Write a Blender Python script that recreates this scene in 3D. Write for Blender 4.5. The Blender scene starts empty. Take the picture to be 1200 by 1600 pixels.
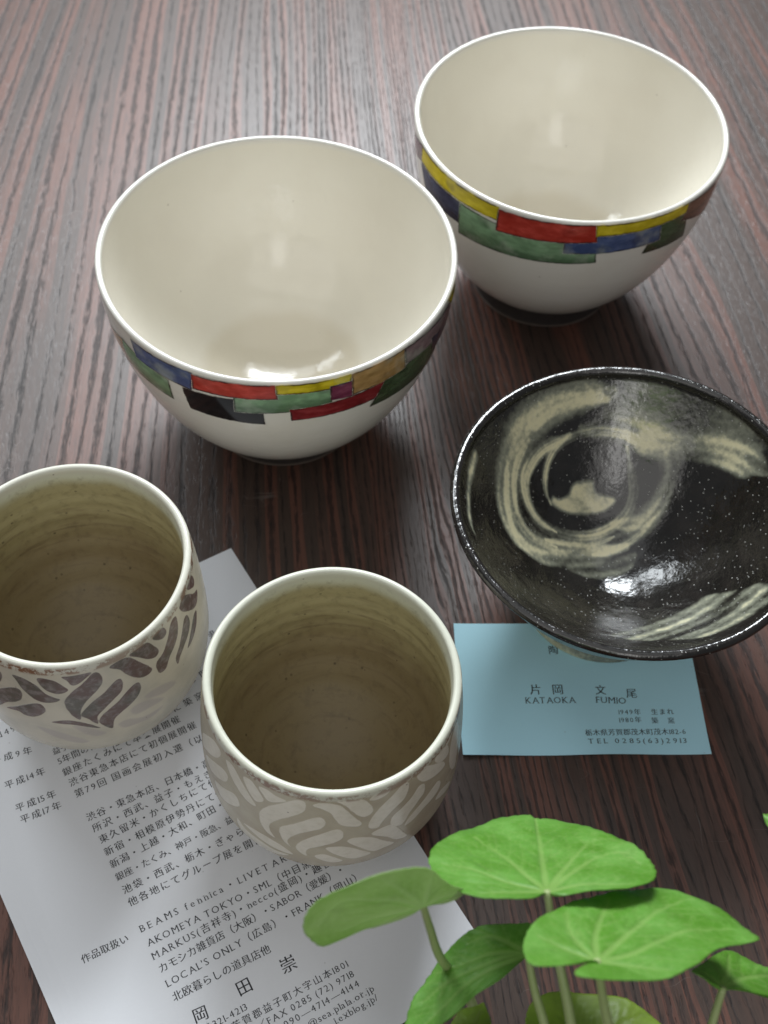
import bpy, bmesh, math, random, json
import numpy as np
from mathutils import Matrix, Vector
R_ = math.radians
scene = bpy.context.scene
col = scene.collection
CM = 0.01
# ---------------------------------------------------------------- camera
cam_d = bpy.data.cameras.new('camera'); cam = bpy.data.objects.new('camera', cam_d); col.objects.link(cam)
F, P, RO, H = 1938., 0.9426, 0.0715, 41.0
fw = Vector((0, math.cos(P), -math.sin(P))); up = Vector((0, math.sin(P), math.cos(P))); rt = Vector((1, 0, 0))
rt2 = rt*math.cos(RO)+up*math.sin(RO); up2 = up*math.cos(RO)-rt*math.sin(RO)
M = Matrix((rt2, up2, -fw)).transposed().to_4x4(); M.translation = Vector((0, 0, H*CM)); cam.matrix_world = M
cam_d.sensor_fit = 'VERTICAL'; cam_d.sensor_height = 24; cam_d.lens = F/1600*24
cam_d.clip_start = .005; cam_d.clip_end = 20
cam_d.dof.use_dof = True; cam_d.dof.focus_distance = .385; cam_d.dof.aperture_fstop = 11.5
scene.camera = cam
# ---------------------------------------------------------------- light
w = bpy.data.worlds.new('World'); scene.world = w; w.use_nodes = True
bg = w.node_tree.nodes['Background']; bg.inputs[0].default_value = (.93, .965, 1, 1); bg.inputs[1].default_value = .11
def area(name, loc, aim, sx, sy, power, color):
    d = bpy.data.lights.new(name, 'AREA'); d.shape = 'RECTANGLE'; d.size = sx; d.size_y = sy; d.energy = power; d.color = color
    o = bpy.data.objects.new(name, d); col.objects.link(o); o.location = loc
    o.rotation_euler = (Vector(aim)-Vector(loc)).to_track_quat('-Z', 'Y').to_euler(); return o
area('window_light', (-.14, 1.40, 1.06), (-.14, .60, .68), .95, .70, 7.5, (.90, .96, 1))
area('window_light', (-.04, 1.36, .95), (-.04, .60, .55), .52, .46, 19, (.91, .963, 1))
area('window_light', (-.98, 1.30, 1.06), (-.60, .55, .68), .50, .70, 8.5, (.90, .96, 1))
area('ceiling_bounce_fill', (-.1, .30, 1.5), (-.1, .29, 0), 1.6, 1.1, 2.2, (.97, .985, 1))  # added soft overhead fill, stands in for light bounced off the ceiling
area('back_window_light', (.20, -1.5, .95), (.03, .3, .08), .40, 1.2, 2.6, (1, .99, .97))
area('room_fill', (-.15, -.50, .85), (-.05, .25, .05), 1.5, .8, 2.3, (1, .975, .94))  # added fill lamp for the camera-facing sides, in place of room ambience
scene.view_settings.view_transform = 'Standard'; scene.view_settings.look = 'None'
scene.view_settings.exposure = .30; scene.view_settings.gamma = 1
try:
    scene.cycles.use_denoising = True; scene.cycles.max_bounces = 8
except Exception: pass
D = json.loads(r'''{"BL1": [["tan", [[-2.693, 7.476], [-2.439, 8.187], [-2.469, 7.185], [-2.66, 7.038]]], ["green", [[-2.44, 8.16], [-2.086, 7.829], [-2.092, 6.689], [-2.493, 6.759]]], ["blue", [[-2.332, 8.756], [-1.918, 8.871], [-1.941, 7.947], [-2.313, 7.947]]], ["black", [[-1.988, 7.804], [-1.557, 8.067], [-1.548, 6.642], [-1.968, 6.635]]], ["green", [[-1.687, 8.5], [-1.187, 8.525], [-1.182, 7.591], [-1.697, 7.308]]], ["dark_red", [[-1.401, 7.544], [-0.854, 7.781], [-0.84, 6.957], [-1.391, 6.907]]], ["red", [[-1.912, 8.819], [-1.478, 9.028], [-1.471, 8.262], [-1.918, 8.081]]], ["yellow", [[-1.469, 9.028], [-1.08, 9.064], [-1.082, 8.509], [-1.467, 8.529]]], ["dark_green", [[-0.854, 7.781], [-0.491, 8.142], [-0.3, 6.043], [-0.928, 6.508]]], ["purple", [[-1.187, 8.59], [-1.075, 8.599], [-1.062, 7.75], [-1.179, 7.872]]], ["tan", [[-1.07, 9.064], [-0.748, 9.064], [-0.721, 7.874], [-1.058, 7.838]]], ["mauve", [[-0.739, 9.064], [-0.251, 8.593], [-0.18, 7.53], [-0.713, 8.094]]], ["navy", [[-0.491, 8.142], [-0.179, 7.5], [-0.213, 7.079], [-0.421, 7.07]]], ["yellow", [[-0.304, 9.007], [-0.071, 8.946], [-0.103, 8.559], [-0.206, 8.305]]]], "BL2": [["mauve", [[-2.99, 8.459], [-2.777, 8.924], [-2.767, 8.198], [-2.922, 7.761]]], ["navy", [[-2.784, 8.024], [-2.319, 8.133], [-2.316, 7.009], [-2.715, 6.837]]], ["green", [[-2.319, 8.133], [-1.432, 7.877], [-1.4, 6.895], [-2.337, 6.406]]], ["dark_green", [[-1.031, 8.541], [-0.818, 8.488], [-0.712, 6.762], [-1.079, 6.975]]], ["brown", [[-0.808, 9.064], [-0.501, 8.749], [-0.456, 7.063], [-0.829, 8.144]]], ["blue", [[-1.621, 8.45], [-1.026, 8.486], [-0.984, 7.528], [-1.608, 7.419]]], ["yellow", [[-2.763, 8.994], [-2.048, 8.93], [-2.049, 8.309], [-2.767, 8.198]]], ["red", [[-2.037, 8.835], [-1.455, 9.064], [-1.432, 8.117], [-2.044, 7.768]]], ["yellow", [[-1.449, 9.064], [-0.819, 9.064], [-0.823, 8.509], [-1.433, 8.423]]]], "PC2": [[1, [[-2.809, 5.691], [-2.611, 6.834], [-2.496, 7.041], [-2.455, 6.836], [-2.496, 6.378], [-2.575, 5.945], [-2.712, 5.335], [-2.811, 4.879]]], [1, [[-2.711, 4.984], [-2.512, 5.896], [-2.406, 6.196], [-2.357, 6.091], [-2.372, 5.664], [-2.439, 5.293], [-2.538, 4.919], [-2.635, 4.693]]], [1, [[-2.545, 4.492], [-2.407, 4.982], [-2.298, 5.364], [-2.244, 5.263], [-2.232, 4.883], [-2.29, 4.503], [-2.404, 4.062], [-2.485, 4.011]]], [1, [[-2.389, 6.929], [-2.307, 7.015], [-2.235, 6.715], [-2.168, 6.35], [-2.072, 5.757], [-2.142, 5.664], [-2.217, 5.848], [-2.285, 6.122], [-2.353, 6.523]]], [1, [[-2.198, 6.971], [-2.126, 7.083], [-2.065, 6.819], [-2.007, 6.361], [-2.073, 6.044], [-2.132, 6.291], [-2.176, 6.623]]], [1, [[-2.056, 7.007], [-1.991, 7.104], [-1.916, 6.983], [-1.825, 6.903], [-1.914, 6.578], [-1.976, 6.481], [-2.02, 6.698]]], [1, [[-2.028, 5.708], [-1.964, 6.209], [-1.864, 6.69], [-1.768, 7.102], [-1.701, 7.146], [-1.681, 6.922], [-1.699, 6.521], [-1.783, 6.08], [-1.881, 5.597], [-1.953, 5.065], [-1.955, 4.596], [-1.915, 4.18], [-1.988, 4.347], [-2.035, 4.79], [-2.044, 5.286]]], [1, [[-1.861, 5.229], [-1.763, 5.673], [-1.67, 6.095], [-1.587, 6.344], [-1.545, 6.211], [-1.54, 5.89], [-1.576, 5.578], [-1.687, 5.225], [-1.783, 4.735], [-1.818, 4.239], [-1.785, 3.832], [-1.843, 4.153], [-1.872, 4.543], [-1.881, 4.887]]], [1, [[-1.735, 4.378], [-1.649, 4.923], [-1.548, 5.335], [-1.456, 5.599], [-1.41, 5.4], [-1.409, 4.997], [-1.454, 4.701], [-1.574, 4.34], [-1.659, 4.03], [-1.679, 3.677], [-1.67, 3.416], [-1.718, 3.591], [-1.755, 3.918]]], [1, [[-2.205, 3.802], [-2.08, 3.963], [-1.969, 3.935], [-1.866, 3.76], [-1.778, 3.295], [-1.88, 3.245], [-1.996, 3.363], [-2.108, 3.591]]], [1, [[-2.273, 3.734], [-2.185, 3.403], [-2.066, 3.296], [-1.936, 3.08], [-1.81, 3.101], [-1.95, 2.537], [-2.107, 2.261], [-2.235, 2.546]]], [1, [[-1.617, 3.507], [-1.555, 3.734], [-1.48, 3.532], [-1.402, 3.097], [-1.479, 2.932], [-1.555, 3.139]]], [1, [[-1.58, 7.169], [-1.487, 7.159], [-1.413, 6.952], [-1.338, 6.354], [-1.276, 5.856], [-1.289, 5.63], [-1.355, 5.687], [-1.429, 5.879], [-1.467, 6.217], [-1.504, 6.606], [-1.56, 6.815], [-1.635, 6.979]]], [1, [[-1.46, 7.296], [-1.348, 7.328], [-1.263, 7.212], [-1.205, 6.81], [-1.19, 6.394], [-1.234, 6.177], [-1.281, 6.23], [-1.338, 6.585], [-1.394, 7.013]]], [1, [[-1.215, 7.123], [-1.165, 7.372], [-1.064, 7.456], [-1.043, 7.323], [-1.085, 7.091], [-1.156, 6.99]]], [1, [[-0.946, 7.275], [-0.901, 7.135], [-0.903, 6.728], [-0.948, 6.297], [-1.034, 5.993], [-1.114, 5.521], [-1.153, 5.208], [-1.222, 5.4], [-1.204, 5.947], [-1.136, 6.487], [-1.044, 6.889]]], [1, [[-0.807, 6.517], [-0.75, 6.335], [-0.755, 5.831], [-0.805, 5.603], [-0.887, 5.164], [-0.951, 4.663], [-1.04, 4.978], [-1.043, 5.523], [-0.958, 5.852], [-0.868, 6.177]]], [1, [[-0.626, 5.637], [-0.568, 5.419], [-0.571, 4.991], [-0.647, 4.796], [-0.758, 4.695], [-0.856, 4.431], [-0.926, 4.438], [-0.884, 4.877], [-0.777, 5.269]]], [1, [[-0.823, 7.201], [-0.738, 7.313], [-0.641, 6.948], [-0.529, 6.422], [-0.511, 6.053], [-0.597, 6.124], [-0.729, 6.424], [-0.794, 6.762]]], [1, [[-0.639, 7.165], [-0.575, 7.249], [-0.468, 7.055], [-0.452, 6.477], [-0.529, 6.502], [-0.596, 6.758]]], [1, [[-0.406, 6.81], [-0.293, 7.224], [-0.238, 6.591], [-0.27, 5.653], [-0.294, 4.393], [-0.393, 4.923], [-0.44, 5.814]]], [1, [[-0.486, 7.171], [-0.438, 7.553], [-0.373, 7.368], [-0.425, 7.091], [-0.468, 7.055]]], [1, [[-1.376, 4.731], [-1.325, 4.893], [-1.199, 4.655], [-1.095, 4.043], [-1.003, 3.45], [-1.088, 3.426], [-1.17, 3.426], [-1.273, 4.007], [-1.351, 4.459]]], [1, [[-1.532, 4.264], [-1.435, 4.351], [-1.34, 4.142], [-1.242, 3.661], [-1.189, 3.319], [-1.257, 3.173], [-1.335, 3.184], [-1.433, 3.566], [-1.509, 3.963]]], [1, [[-1.072, 5.105], [-0.995, 4.687], [-0.932, 3.969], [-0.887, 3.382], [-0.983, 3.621], [-1.076, 4.269], [-1.2, 4.894]]], [1, [[-0.547, 4.63], [-0.386, 4.019], [-0.42, 3.705], [-0.607, 4.319]]]], "PC1": [[1, [[-2.012, 6.81], [-1.946, 6.899], [-1.917, 6.772], [-1.924, 6.49], [-1.96, 6.175], [-2.068, 5.641]]], [1, [[-2.109, 5.242], [-1.979, 5.755], [-1.858, 6.177], [-1.792, 6.213], [-1.774, 5.974], [-1.798, 5.588], [-1.855, 5.309], [-1.954, 4.984], [-2.046, 4.454], [-2.188, 3.992]]], [1, [[-1.819, 6.945], [-1.74, 6.929], [-1.67, 6.768], [-1.626, 6.553], [-1.58, 6.215], [-1.522, 6.021], [-1.483, 5.913], [-1.533, 5.738], [-1.623, 5.685], [-1.685, 5.812], [-1.729, 6.053], [-1.77, 6.361], [-1.797, 6.679]]], [1, [[-1.62, 7.019], [-1.556, 7.055], [-1.481, 6.918], [-1.434, 6.652], [-1.403, 6.43], [-1.449, 6.262], [-1.507, 6.24], [-1.567, 6.382], [-1.607, 6.671]]], [1, [[-1.976, 4.568], [-1.869, 5.001], [-1.746, 5.43], [-1.664, 5.584], [-1.625, 5.453], [-1.625, 5.157], [-1.671, 4.86], [-1.742, 4.619], [-1.814, 4.585], [-1.866, 4.701]]], [1, [[-1.433, 7.133], [-1.371, 7.15], [-1.277, 7.155], [-1.205, 7.125], [-1.276, 6.827], [-1.333, 6.661], [-1.375, 6.673], [-1.401, 6.945]]], [1, [[-1.2, 7.066], [-1.15, 7.022], [-1.135, 6.734], [-1.154, 6.409], [-1.211, 6.09], [-1.281, 5.761], [-1.339, 5.373], [-1.362, 5.039], [-1.38, 4.623], [-1.423, 4.841], [-1.452, 5.217], [-1.462, 5.628], [-1.442, 5.96], [-1.382, 6.31], [-1.297, 6.648]]], [1, [[-1.608, 4.459], [-1.533, 4.602], [-1.453, 4.615], [-1.366, 4.418], [-1.302, 4.171], [-1.251, 3.842], [-1.335, 4.051], [-1.442, 4.307], [-1.527, 4.378]]], [1, [[-1.056, 6.321], [-1.008, 6.318], [-1.002, 5.991], [-1.03, 5.654], [-1.103, 5.36], [-1.192, 4.98], [-1.25, 4.632], [-1.265, 4.174], [-1.324, 4.59], [-1.368, 4.875], [-1.34, 5.151], [-1.262, 5.559], [-1.168, 5.877]]], [1, [[-0.935, 5.691], [-0.884, 5.675], [-0.877, 5.32], [-0.911, 5.005], [-0.992, 4.701], [-1.068, 4.486], [-1.135, 4.199], [-1.167, 3.65], [-1.219, 3.91], [-1.25, 4.228], [-1.228, 4.59], [-1.158, 4.898], [-1.072, 5.195], [-1.002, 5.493]]], [1, [[-1.069, 7.104], [-0.956, 7.231], [-0.891, 7.087], [-0.821, 6.57], [-0.758, 6.033], [-0.757, 5.816], [-0.806, 5.744], [-0.884, 5.924], [-0.955, 6.386], [-0.997, 6.781]]], [1, [[-0.894, 7.226], [-0.805, 7.287], [-0.726, 7.262], [-0.669, 6.791], [-0.652, 6.441], [-0.697, 6.308], [-0.768, 6.521], [-0.828, 6.861]]], [1, [[-0.663, 7.285], [-0.606, 7.353], [-0.546, 7.231], [-0.532, 6.931], [-0.576, 6.815], [-0.634, 6.958], [-0.671, 7.159]]], [1, [[-0.468, 7.07], [-0.397, 7.1], [-0.394, 6.743], [-0.433, 6.266], [-0.502, 5.947], [-0.575, 5.698], [-0.633, 5.347], [-0.695, 5.369], [-0.716, 5.694], [-0.699, 6.04], [-0.628, 6.186], [-0.551, 6.557]]], [1, [[-0.322, 6.473], [-0.27, 6.449], [-0.252, 6.053], [-0.298, 5.681], [-0.387, 5.419], [-0.47, 5.172], [-0.515, 4.906], [-0.523, 5.333], [-0.456, 5.685], [-0.382, 6.118]]], [1, [[-0.191, 5.888], [-0.121, 5.808], [-0.181, 5.305], [-0.292, 5.045], [-0.375, 5.037], [-0.311, 5.388]]], [1, [[-0.319, 7.207], [-0.227, 7.296], [-0.086, 6.599], [-0.004, 6.299], [-0.071, 5.998], [-0.161, 6.133], [-0.28, 6.679], [-0.326, 7.045]]], [1, [[-0.125, 7.458], [-0.04, 7.37], [0.006, 6.956], [-0.036, 6.717], [-0.14, 7.102], [-0.16, 7.357]]], [1, [[-0.036, 7.556], [0.055, 7.435], [0.112, 7.231], [0.042, 7.231], [-0.025, 7.42]]], [2, [[-1.453, 4.212], [-1.375, 4.163], [-1.229, 3.513], [-1.293, 3.35], [-1.373, 3.61]]], [2, [[-1.739, 3.967], [-1.633, 3.935], [-1.498, 3.602], [-1.37, 3.057], [-1.436, 2.886], [-1.558, 3.202], [-1.665, 3.543]]], [2, [[-0.868, 4.744], [-0.756, 4.763], [-0.631, 4.49], [-0.579, 4.096], [-0.696, 4.125], [-0.805, 4.37], [-0.854, 4.526]]], [2, [[-1.005, 4.345], [-0.928, 4.528], [-0.807, 4.302], [-0.718, 3.83], [-0.843, 3.895], [-0.967, 3.952]]], [2, [[-1.119, 3.813], [-1.039, 3.889], [-0.917, 3.561], [-0.742, 3.445], [-0.85, 3.222], [-0.986, 3.323], [-1.083, 3.43]]]], "KS": [[60, 0.3, [[-4.46, 3.8], [-3.44, 4.86], [-1.87, 5.65], [-0.19, 5.91], [1.67, 5.68], [3.45, 4.85], [4.8, 3.82]]], [12, 0.95, [[-1.77, 4.39], [-2.6, 3.82], [-3.06, 3.25], [-3.3, 2.55], [-3.12, 1.96], [-2.65, 1.53], [-1.92, 1.41]]], [11, 0.9, [[-3.41, 0.1], [-3.86, 0.81], [-4.08, 1.69], [-4.11, 2.68]]], [12, 0.9, [[-1.9, 0.85], [-2.95, 0.86], [-3.55, 1.33], [-3.77, 2.07], [-3.72, 2.9], [-3.3, 3.82]]], [13, 0.9, [[-0.42, 0.94], [0.42, 1.2], [1.2, 1.56], [1.84, 2.18]]], [12, 0.9, [[0.39, 1.67], [-0.44, 1.33], [-1.44, 1.13], [-2.37, 0.95]]], [14, 0.9, [[-2.21, 2.27], [-2.48, 2.69], [-2.49, 3.35], [-2.17, 3.99], [-1.45, 4.5], [-0.4, 4.76], [0.67, 4.66], [1.32, 4.33]]], [24, 0.85, [[-1.67, 4.45], [-2.51, 3.96], [-3.12, 3.26], [-3.37, 2.56], [-3.17, 1.93], [-2.68, 1.51], [-1.98, 1.43], [-1.12, 1.5], [-0.04, 1.84], [0.75, 2.41], [1.01, 3.06], [0.86, 3.69], [0.61, 4.37]]], [26, 0.5, [[-0.97, 5.51], [-2.11, 5.09], [-3.13, 4.3], [-3.71, 3.39], [-3.88, 2.46], [-3.68, 1.55], [-3.19, 1.03], [-2.24, 0.8], [-0.87, 1.1], [0.41, 1.44], [1.38, 1.9], [2.0, 2.58], [2.25, 3.44], [2.08, 4.08]]], [34, 0.6, [[-0.15, 5.72], [-1.62, 5.47], [-2.75, 4.83], [-3.66, 3.89], [-4.12, 2.85], [-4.09, 1.68], [-3.83, 0.84], [-3.06, 0.34], [-1.89, 0.41], [-0.64, 0.9], [0.82, 1.27]]], [30, 0.55, [[0.36, 2.07], [1.36, 2.18], [1.99, 2.67], [2.3, 3.43], [2.11, 4.15], [1.27, 4.62], [0.01, 4.86], [-1.26, 4.71]]], [16, 0.75, [[-3.45, 4.06], [-2.44, 5.0], [-1.18, 5.48], [-0.32, 5.51]]], [40, 0.35, [[-0.3, 5.38], [1.17, 5.25], [2.58, 4.78], [3.98, 4.01], [5.24, 3.04]]], [26, 0.8, [[0.68, 4.58], [2.19, 4.27], [3.59, 3.73], [4.47, 3.05], [5.27, 2.14]]], [24, 0.5, [[-4.24, 2.86], [-4.22, 2.08], [-4.13, 1.26], [-3.76, 0.44], [-3.06, 0.1]]]], "KP": [[1.0, [[-1.89, 2.6], [-1.57, 2.82], [-1.38, 3.19], [-0.96, 3.39], [-0.52, 3.42], [-0.38, 3.12], [0.28, 3.0], [0.4, 2.79], [0.01, 2.49], [-0.73, 2.28], [-1.62, 2.16], [-2.21, 2.27], [-2.18, 2.59]]], [0.6, [[-1.55, 0.1], [-1.09, 0.84], [-0.01, 1.43], [1.02, 1.3], [1.32, 0.85], [1.02, 0.24], [0.41, -0.1], [-0.32, -0.15], [-1.1, -0.08]]], [0.7, [[-4.0, 0.72], [-3.41, 0.57], [-2.59, 0.5], [-1.43, 0.83], [-1.43, 0.39], [-2.25, -0.21], [-3.18, -0.11], [-3.76, 0.08]]], [0.8, [[-0.37, -3.6], [1.13, -2.49], [2.56, -2.0], [3.12, -1.65], [4.02, -1.95], [4.85, -2.26], [4.77, -3.49], [4.03, -4.05], [2.74, -4.54], [1.33, -4.23], [0.28, -4.07]]], [0.95, [[-5.51, 2.19], [-5.31, 2.11], [-5.39, 1.52], [-5.53, 0.55], [-5.46, -0.6], [-5.3, -1.26], [-5.63, -0.79], [-5.74, 0.34], [-5.72, 1.43]]]], "TX": [["長男", 0.36, [9.69, 3.36], [10.68, 3.25]], ["の門下", 0.36, [8.67, 4.7], [10.18, 4.55]], ["開き、益子町に築窯", 0.36, [4.97, 5.45], [9.08, 5.39]], ["昭和49年", 0.36, [1.36, 3.22], [3.07, 3.26]], ["平成9年", 0.36, [1.36, 4.04], [2.85, 4.36]], ["平成14年", 0.36, [1.45, 5.17], [2.94, 5.32]], ["平成15年", 0.36, [1.46, 6.14], [2.94, 6.3]], ["平成17年", 0.36, [1.45, 6.61], [2.94, 6.78]], ["益子の窯元", 0.36, [3.39, 4.79], [4.87, 4.93]], ["5年間の修業", 0.36, [3.41, 5.24], [5.24, 5.31]], ["銀座たくみにて卒業展開催", 0.36, [3.38, 5.73], [7.87, 5.85]], ["渋谷東急本店にて初個展開催", 0.36, [3.42, 6.2], [8.27, 6.35]], ["第79回 国画会展初入選（以後", 0.36, [3.42, 6.67], [8.63, 6.96]], ["渋谷・東急本店、日本橋・高島", 0.36, [3.45, 7.67], [8.43, 7.94]], ["所沢・西武、益子・もえぎ", 0.36, [3.46, 8.13], [7.95, 8.32]], ["東久留米・かくしちにて作", 0.36, [3.5, 8.62], [7.95, 8.66]], ["新宿・相模原伊勢丹にて個", 0.36, [3.47, 9.11], [8.0, 9.13]], ["新潟・上越・大和、町田・東", 0.36, [3.47, 9.6], [8.16, 9.54]], ["銀座・たくみ、神戸・阪急、益", 0.36, [3.46, 10.08], [7.79, 10.18]], ["池袋・西武、栃木・ぎゃらり", 0.36, [3.46, 10.6], [8.31, 10.77]], ["他各地にてグループ展を開催", 0.36, [3.45, 11.07], [8.36, 11.3]], ["作品取扱い", 0.36, [1.42, 11.99], [3.02, 12.09]], ["BEAMS fennica・LIVETART", 0.36, [3.39, 12.04], [9.05, 12.33]], ["AKOMEYA TOKYO・SML（中目黒", 0.36, [3.42, 12.57], [9.34, 12.88]], ["MARKUS(吉祥寺)・necco(盛岡)・趣佳", 0.36, [3.38, 13.04], [9.97, 13.2]], ["カモシカ雑貨店（大阪）・SABOR（愛媛）・", 0.36, [3.42, 13.52], [10.23, 13.63]], ["LOCAL'S ONLY（広島）・FRANK（岡山）", 0.36, [3.41, 14.04], [10.63, 14.12]], ["北欧暮らしの道具店他", 0.36, [3.42, 14.53], [6.81, 14.71]], ["岡", 0.62, [3.69, 15.45], [4.2, 15.51]], ["田", 0.62, [5.25, 15.43], [5.79, 15.45]], ["崇", 0.62, [6.78, 15.53], [7.34, 15.56]], ["〒321-4213", 0.33, [3.81, 15.87], [5.35, 15.92]], ["栃木県芳賀郡益子町大字山本1801", 0.33, [3.55, 16.23], [8.74, 16.39]], ["TEL／FAX 0285 (72) 9718", 0.33, [4.69, 16.64], [8.76, 16.76]], ["携帯 090—4714—4144", 0.33, [5.22, 17.0], [8.75, 17.11]], ["@sea.plala.or.jp", 0.33, [6.7, 17.41], [9.05, 17.48]], ["i.exblog.jp/", 0.33, [7.44, 17.74], [9.02, 17.79]]], "CT": [["陶", 0.4, [-0.98, 1.4], [-0.58, 1.41]], ["片岡", 0.45, [-2.03, -0.3], [-0.39, -0.29]], ["文", 0.42, [0.58, -0.31], [1.03, -0.32]], ["尾", 0.42, [1.73, -0.46], [2.18, -0.46]], ["KATAOKA", 0.36, [-2.07, -0.7], [-0.17, -0.69]], ["FUMIO", 0.36, [0.55, -0.68], [1.73, -0.74]], ["1949年", 0.26, [1.34, -1.16], [2.21, -1.17]], ["生まれ", 0.26, [2.56, -1.17], [3.44, -1.16]], ["1980年", 0.26, [1.32, -1.49], [2.19, -1.48]], ["築", 0.26, [2.53, -1.52], [2.8, -1.52]], ["窯", 0.26, [3.13, -1.52], [3.4, -1.53]], ["栃木県芳賀郡茂木町茂木182-6", 0.28, [0.01, -2.0], [3.75, -1.97]], ["TEL 0285(63)2913", 0.28, [0.02, -2.34], [3.76, -2.33]]]}''')
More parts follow.
